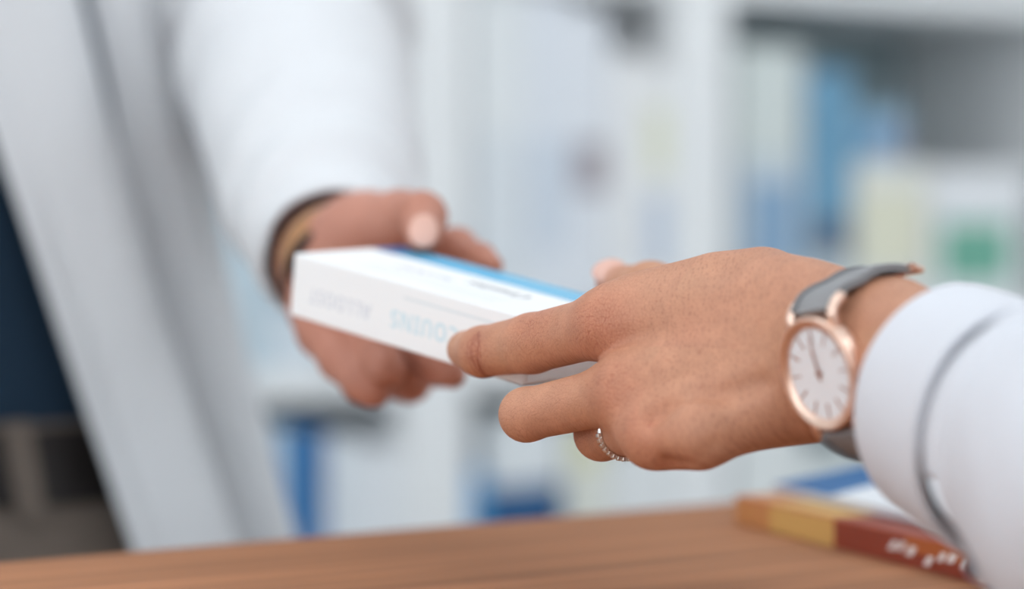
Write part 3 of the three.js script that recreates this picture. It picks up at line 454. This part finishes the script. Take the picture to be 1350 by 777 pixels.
// ---------------------------------------------------------------- pharmacist
const PW = P(450, 358, 0.995), PE = P(372, 10, 1.27);
{
  const base = R(0, 0, 0).copy(V(-0.30, 0, -1.28));
  const t = thing('person', 'person in an open white coat over a navy shirt holding out the box', 'person', base);
  const Q = (a, b, Z, r) => [P(a, b, Z), rpx(r, Z)];
  const wrist = Q(448, 350, 0.995, 70);
  const fingers = [
    chain([Q(470, 300, 0.955, 44), Q(528, 290, 0.935, 36), Q(556, 286, 0.915, 30), Q(557, 312, 0.892, 24)], 0.006),                        // thumb
    chain([Q(560, 330, 0.965, 34), Q(602, 328, 0.945, 25), Q(632, 342, 0.925, 19), Q(650, 350, 0.915, 14)], 0.005),                         // forefinger
    chain([Q(510, 425, 0.965, 34), Q(548, 458, 0.94, 27), Q(578, 484, 0.915, 24), Q(596, 494, 0.905, 19)], 0.004),
    chain([Q(455, 435, 0.955, 30), Q(480, 458, 0.935, 27), Q(502, 477, 0.912, 26), Q(512, 487, 0.905, 24)], 0.004),
    chain([Q(425, 440, 0.945, 29), Q(448, 474, 0.93, 27), Q(478, 505, 0.915, 25), Q(492, 514, 0.912, 24)], 0.004),
  ];
  const palm = [cone(...wrist, ...Q(455, 385, 0.965, 56)), cone(...Q(450, 402, 0.965, 50), ...Q(480, 410, 0.965, 48)), cone(...Q(458, 320, 0.965, 50), ...Q(490, 305, 0.955, 44)), cone(...Q(462, 342, 0.975, 54), ...Q(530, 345, 0.97, 40)), cone(...Q(432, 430, 0.95, 34), ...Q(436, 395, 0.97, 42)),
    cone(...Q(490, 480, 0.960, 32), ...Q(540, 502, 0.955, 28)), cone(...wrist, PE, 0.042)];
  const f = (x, y, z) => { let p = 1; for (const c of palm) p = smin(p, c(x, y, z), 0.014); let d = 1; for (const g of fingers) d = smin(d, smin(p, g(x, y, z), 0.010), 0.0015); return Math.max(d, -boxDist(x, y, z) + 0.0002); };
  const lo = P(340, 560, 0.96).min(P(660, 230, 0.87)).min(P(350, 240, 1.03)).addScalar(-0.03), hi = P(680, 230, 0.87).max(P(340, 240, 1.03)).max(P(680, 230, 0.96)).addScalar(0.03);
  const g = netMesh(f, lo, hi, 0.0022);
  const thenar = P(470, 296, 0.94);   // the ball of the thumb is paler than the fingers
  tint(g, (p) => { const k = 0.96 + 0.14 * (fbm(p.x * 60 + 2, p.y * 60 + p.z * 40, 3) - 0.5); const pm = sstep(0.034, 0.016, p.distanceTo(thenar)); return [k * (1 + 0.10 * pm), k * (0.95 + 0.18 * pm), k * (0.95 + 0.26 * pm)]; });
  worldPart('arm_and_hand', g, skin2, t, 'hand with the palm up and the thumb on the box');

  { const [c, r] = Q(557, 312, 0.892, 24), n = camDir(0.1, 0.35, 0.93); nailOn(t, c.clone().addScaledVector(n, r - 0.0008), n, camDir(0, -1, 0.6), 0.0066, 0.0054); }
  // coat sleeve: shoulder, elbow, wrist
  const shd = V(-0.215, 1.50, -1.40), dir = PW.clone().sub(PE).normalize(), upd = PE.clone().sub(shd).normalize();
  const side = camDir(0.80, 0.60, 0.0);
  const rg = (c, d, r1, r2) => { const a = side.clone().addScaledVector(d, -side.dot(d)).normalize(), b = a.clone().cross(d).normalize(); return [c, a.multiplyScalar(r1), b.multiplyScalar(r2)]; };
  const mid = dir.clone().add(upd).normalize(), al = (k) => PE.clone().lerp(PW, k);
  const slv = rings([rg(shd, upd, 0.075, 0.08), rg(shd.clone().lerp(PE, 0.5), upd, 0.064, 0.066), rg(shd.clone().lerp(PE, 0.85).add(V(0, 0, -0.01)), upd.clone().lerp(mid, 0.5).normalize(), 0.060, 0.062), rg(al(0.06).add(V(0, 0.004, -0.012)), mid, 0.060, 0.062), rg(al(0.3), dir, 0.054, 0.055), rg(al(0.55), dir, 0.050, 0.050), rg(al(0.8), dir, 0.042, 0.041), rg(al(0.975), dir, 0.0325, 0.0335)]);
  const wr = (u, v) => 1 + 0.14 * Math.exp(-(((u - 0.47) / 0.13) ** 2)) * Math.sin(u * 52 + 2.2 * Math.sin(v * 6.28 + 0.6)) + 0.06 * Math.exp(-(((u - 0.86) / 0.14) ** 2)) * Math.sin(u * 64 + 2 * Math.sin(v * 6.28 + 2)) + 0.14 * (fbm(v * 5 + 7, u * 9, 3) - 0.5) * (v < 0.1 ? v / 0.1 : v > 0.9 ? (1 - v) / 0.1 : 1);
  const coat = new THREE.Group(); coat.name = 'lab_coat'; coat.userData.label = 'open white lab coat'; t.add(coat);
  worldPart('coat_sleeve', sheet((u, v) => slv(u, v, wr(u, v)), 140, 120, 0.0016, { closeV: true, us: 3, vs: 2 }), M.coat, coat);
  // trunk: centre line leans to the side, cross section is an ellipse turned to the counter
  const cen = (y) => V(-0.30 - 0.17 * (y - 1.0), y, -1.28);
  const onBody = (y, ph, rx, rz) => cen(y).addScaledVector(U, Math.sin(ph) * rx).addScaledVector(N, Math.cos(ph) * rz);
  const prof = (y) => { const s = sstep(1.0, 1.35, y); return [lerp(0.150, 0.175, s) * (1 - 0.55 * sstep(1.42, 1.56, y)), lerp(0.112, 0.118, s) * (1 - 0.35 * sstep(1.42, 1.56, y))]; };
  worldPart('shirt', sheet((u, v) => { const y = lerp(1.020, 1.56, u), [a, b] = prof(y), k = 1 + 0.012 * Math.sin(v * 44 + 2 * Math.sin(u * 12)) * (1 - u); return onBody(y, v * Math.PI * 2, a * k, b * k); }, 50, 96, 0.0015, { closeV: true, us: 2, vs: 4, flip: true }), M.navy, t);
  const trou = [cone(V(-0.37, 0.92, -1.25), 0.10, V(-0.38, 0.5, -1.24), 0.075), cone(V(-0.38, 0.5, -1.24), 0.075, V(-0.38, 0.08, -1.27), 0.06), cone(V(-0.22, 0.92, -1.33), 0.10, V(-0.20, 0.5, -1.34), 0.075), cone(V(-0.20, 0.5, -1.34), 0.075, V(-0.20, 0.08, -1.36), 0.06)];
  const hip = (y) => onBody;
  worldPart('trousers', sheet((u, v) => { const y = lerp(0.88, 1.024, u), k = 1.0 + 0.03 * (1 - u); return onBody(y, v * Math.PI * 2, 0.152 * k, 0.116 * k); }, 14, 96, 0.002, { closeV: true, us: 0.6, vs: 4, flip: true }), M.khaki, t);
  const gt = netMesh((x, y, z) => { let d = 1; for (const c of trou) d = smin(d, c(x, y, z), 0.04); return Math.max(d, 0.06 - y, y - 0.93); }, V(-0.55, 0.0, -1.52), V(-0.05, 1.0, -1.08), 0.016); planarUV(gt, V(0, 0, 0), V(1, 0, 0), V(0, 1, 0), 0.3); worldPart('trouser_legs', gt, M.khaki, t);
  const belt = worldPart('belt', sheet((u, v) => onBody(lerp(0.984, 1.021, u), v * Math.PI * 2, 0.1565, 0.1205), 4, 96, 0.003, { closeV: true, flip: true }), M.belt, t);
  for (const ph of [-1.9, -0.62, -0.035, 0.62, 1.9]) worldPart('belt_loop', sheet((u, v) => onBody(lerp(0.978, 1.026, u), ph + (v - 0.5) * 0.09, 0.1595, 0.1238), 4, 4, 0.002, { flip: true }), M.khaki, t);
  for (const [x, z] of [[-0.38, -1.22], [-0.20, -1.31]]) { const c = cone(V(x, 0.045, z - 0.06), 0.045, V(x + 0.07, 0.035, z + 0.10), 0.036); worldPart('shoe', netMesh((a, b, d) => Math.max(c(a, b, d), -b), V(x - 0.12, -0.03, z - 0.15), V(x + 0.16, 0.14, z + 0.19), 0.012), M.belt, t); }
  // coat body: from the front edge round the back to the other front edge
  const edge = (y) => lerp(0.245, -0.05, clamp((y - 0.93) / 0.32));      // where the near front edge lies round the trunk
  const rowY = (u) => lerp(0.62, 1.57, u);
  const coatFn = (u, v) => {
    const y = rowY(u), e = edge(y), [a, b] = prof(Math.max(y, 1.0)), ph = lerp(e, Math.PI * 2 - 0.45, v), low = sstep(1.25, 0.75, y), s = ph - e;
    const rx = a + 0.012 + 0.012 * low, rz = b + 0.018 + 0.030 * low, fo = low + 0.35;
    const vall = -0.058 * Math.exp(-(((s - 0.52 - 0.05 * low) / 0.075) ** 2)) + 0.014 * Math.exp(-(((s - 0.30) / 0.11) ** 2)) + 0.012 * Math.exp(-(((s - 0.80) / 0.16) ** 2));
    const rest = 0.010 * Math.sin(ph * 7 + 1.3 * Math.sin(y * 6)) * sstep(1.0, 1.5, s) + 0.004 * (fbm(ph * 5, y * 5, 2) - 0.5) - 0.004 * Math.exp(-(((s - 0.10) / 0.035) ** 2)), d = (vall + rest) * Math.min(1.2, fo);
    return onBody(y, ph, rx + d, rz + d);
  };
  worldPart('coat_body', sheet(coatFn, 90, 260, 0.002, { us: 3, vs: 5, flip: true }), M.coat, coat);
}
{ // wristband of the pharmacist
  const dir = PW.clone().sub(PE).normalize(), c = P(452, 352, 0.975), t = thing('wristband', 'tan leather wristband with dark edges on the wrist below the white sleeve', 'wristband', c);
  t.quaternion.setFromUnitVectors(V(0, 1, 0), dir);
  const r = 0.0235, band = (y0, y1, rr, th) => sheet((u, v) => V(Math.cos(v * Math.PI * 2) * rr, lerp(y0, y1, u), Math.sin(v * Math.PI * 2) * rr), 6, 80, th, { closeV: true, flip: false });
  part('band', band(-0.008, 0.008, r + 0.0016, 0.003), mat(0xa9794f, 0.6), t);
  part('dark_edge', band(0.008, 0.0125, r + 0.0014, 0.003), mat(0x2e2422, 0.6), t); part('dark_edge', band(-0.0125, -0.008, r + 0.0014, 0.003), mat(0x2e2422, 0.6), t);
}

// ---------------------------------------------------------------- leaflets on the counter
{
  const a = P(968, 694, 0.992), b = P(1290, 777, 0.826); a.y = b.y = CT; const d = b.clone().sub(a).normalize(), ang = Math.atan2(-d.z, d.x);
  const thk = 0.0115, len = 0.30, wid = 0.21;
  const mk = (w, h, fn) => { const c = document.createElement('canvas'); c.width = w; c.height = h; fn(c.getContext('2d'), w, h); const x = new THREE.CanvasTexture(c); x.colorSpace = THREE.SRGBColorSpace; return x; };
  const paint = (g, w, h) => { g.fillStyle = '#8f3a26'; g.fillRect(0, 0, w, h); g.fillStyle = '#d7ab63'; g.fillRect(0, 0, w * 0.27, h); g.fillStyle = '#c98a52'; g.fillRect(0, 0, w * 0.10, h); g.fillStyle = '#b5622f'; g.fillRect(w * 0.44, 0, w * 0.16, h * 0.5); g.fillStyle = '#1d4a73'; g.fillRect(w * 0.62, 0, w, h);
    g.fillStyle = '#eceaea'; for (const [x, y, q] of [[0.40, 0.25, 0.014], [0.42, 0.2, 0.012], [0.44, 0.3, 0.016], [0.48, 0.5, 0.014], [0.51, 0.25, 0.012], [0.53, 0.2, 0.016], [0.56, 0.3, 0.012], [0.60, 0.5, 0.014], [0.66, 0.25, 0.016], [0.69, 0.3, 0.014], [0.72, 0.2, 0.016]]) { g.beginPath(); g.moveTo(w * x, h * (y + 0.36)); g.lineTo(w * (x + q), h * (y + 0.36)); g.lineTo(w * (x + q + 0.012), h * y); g.lineTo(w * (x + 0.012), h * y); g.fill(); } };
  const t = thing('leaflet_pack', 'yellow and red printed pack lying on the wooden counter', 'leaflet', a.clone().addScaledVector(d, len / 2).add(V(-d.z, 0, d.x).multiplyScalar(-wid / 2)));
  const right = V(-d.z, 0, d.x); // towards the camera side
  t.rotation.y = ang; t.position.copy(a).addScaledVector(d, len / 2).addScaledVector(right, -wid / 2 * (right.z > 0 ? 1 : -1)); 
  part('body', rbox(len, thk, wid, 0.001, 1).translate(0, thk / 2, 0), mat(0xb4573a, 0.5), t);
  const s = part('printed_side', new THREE.PlaneGeometry(len - 0.002, thk - 0.001), mat(0xffffff, 0.5, { map: mk(1024, 32, paint) }), t); s.position.set(0, thk / 2, wid / 2 + 0.0001);
  const top = part('printed_cover', new THREE.PlaneGeometry(len - 0.002, wid - 0.002), mat(0xffffff, 0.45, { map: mk(1024, 512, paint) }), t); top.rotation.x = -Math.PI / 2; top.position.set(0, thk + 0.0001, 0);
  const t2 = thing('leaflet', 'blue and white leaflet lying on top of the yellow and red pack', 'leaflet', t.position.clone().add(V(0, thk + 0.0003, 0)).addScaledVector(right, -0.006).addScaledVector(d, -0.001), ang);
  const LX = len * 0.98, LZ = wid * 0.9, curl = (u, v) => V((u - 0.5) * LX, 0.0036 + 0.026 * (1 - v) * (1 - 0.5 * u), (v - 0.5) * LZ);
  part('page', sheet(curl, 30, 30, 0.003, { flip: true }), mat(0xe4e8ee, 0.5), t2);
  part('printed_cover', sheet((u, v) => curl(u, v).add(V(0, 0.0003, 0)), 30, 30, 0, { flip: true }), mat(0xffffff, 0.4, { map: mk(1024, 700, (g, w, h) => { g.fillStyle = '#e9edf2'; g.fillRect(0, 0, w, h); g.fillStyle = '#11609c'; g.beginPath(); g.moveTo(0, 0); g.lineTo(w * 0.16, 0); g.lineTo(w * 0.13, h * 0.22); g.lineTo(w * 0.06, h * 0.30); g.lineTo(0, h * 0.34); g.fill(); g.fillStyle = '#dfe7ee'; g.beginPath(); g.ellipse(w * 0.33, h * 0.48, w * 0.09, h * 0.13, 0, 0, 7); g.fill(); }) }), t2);
}
renderer.render(scene, camera);
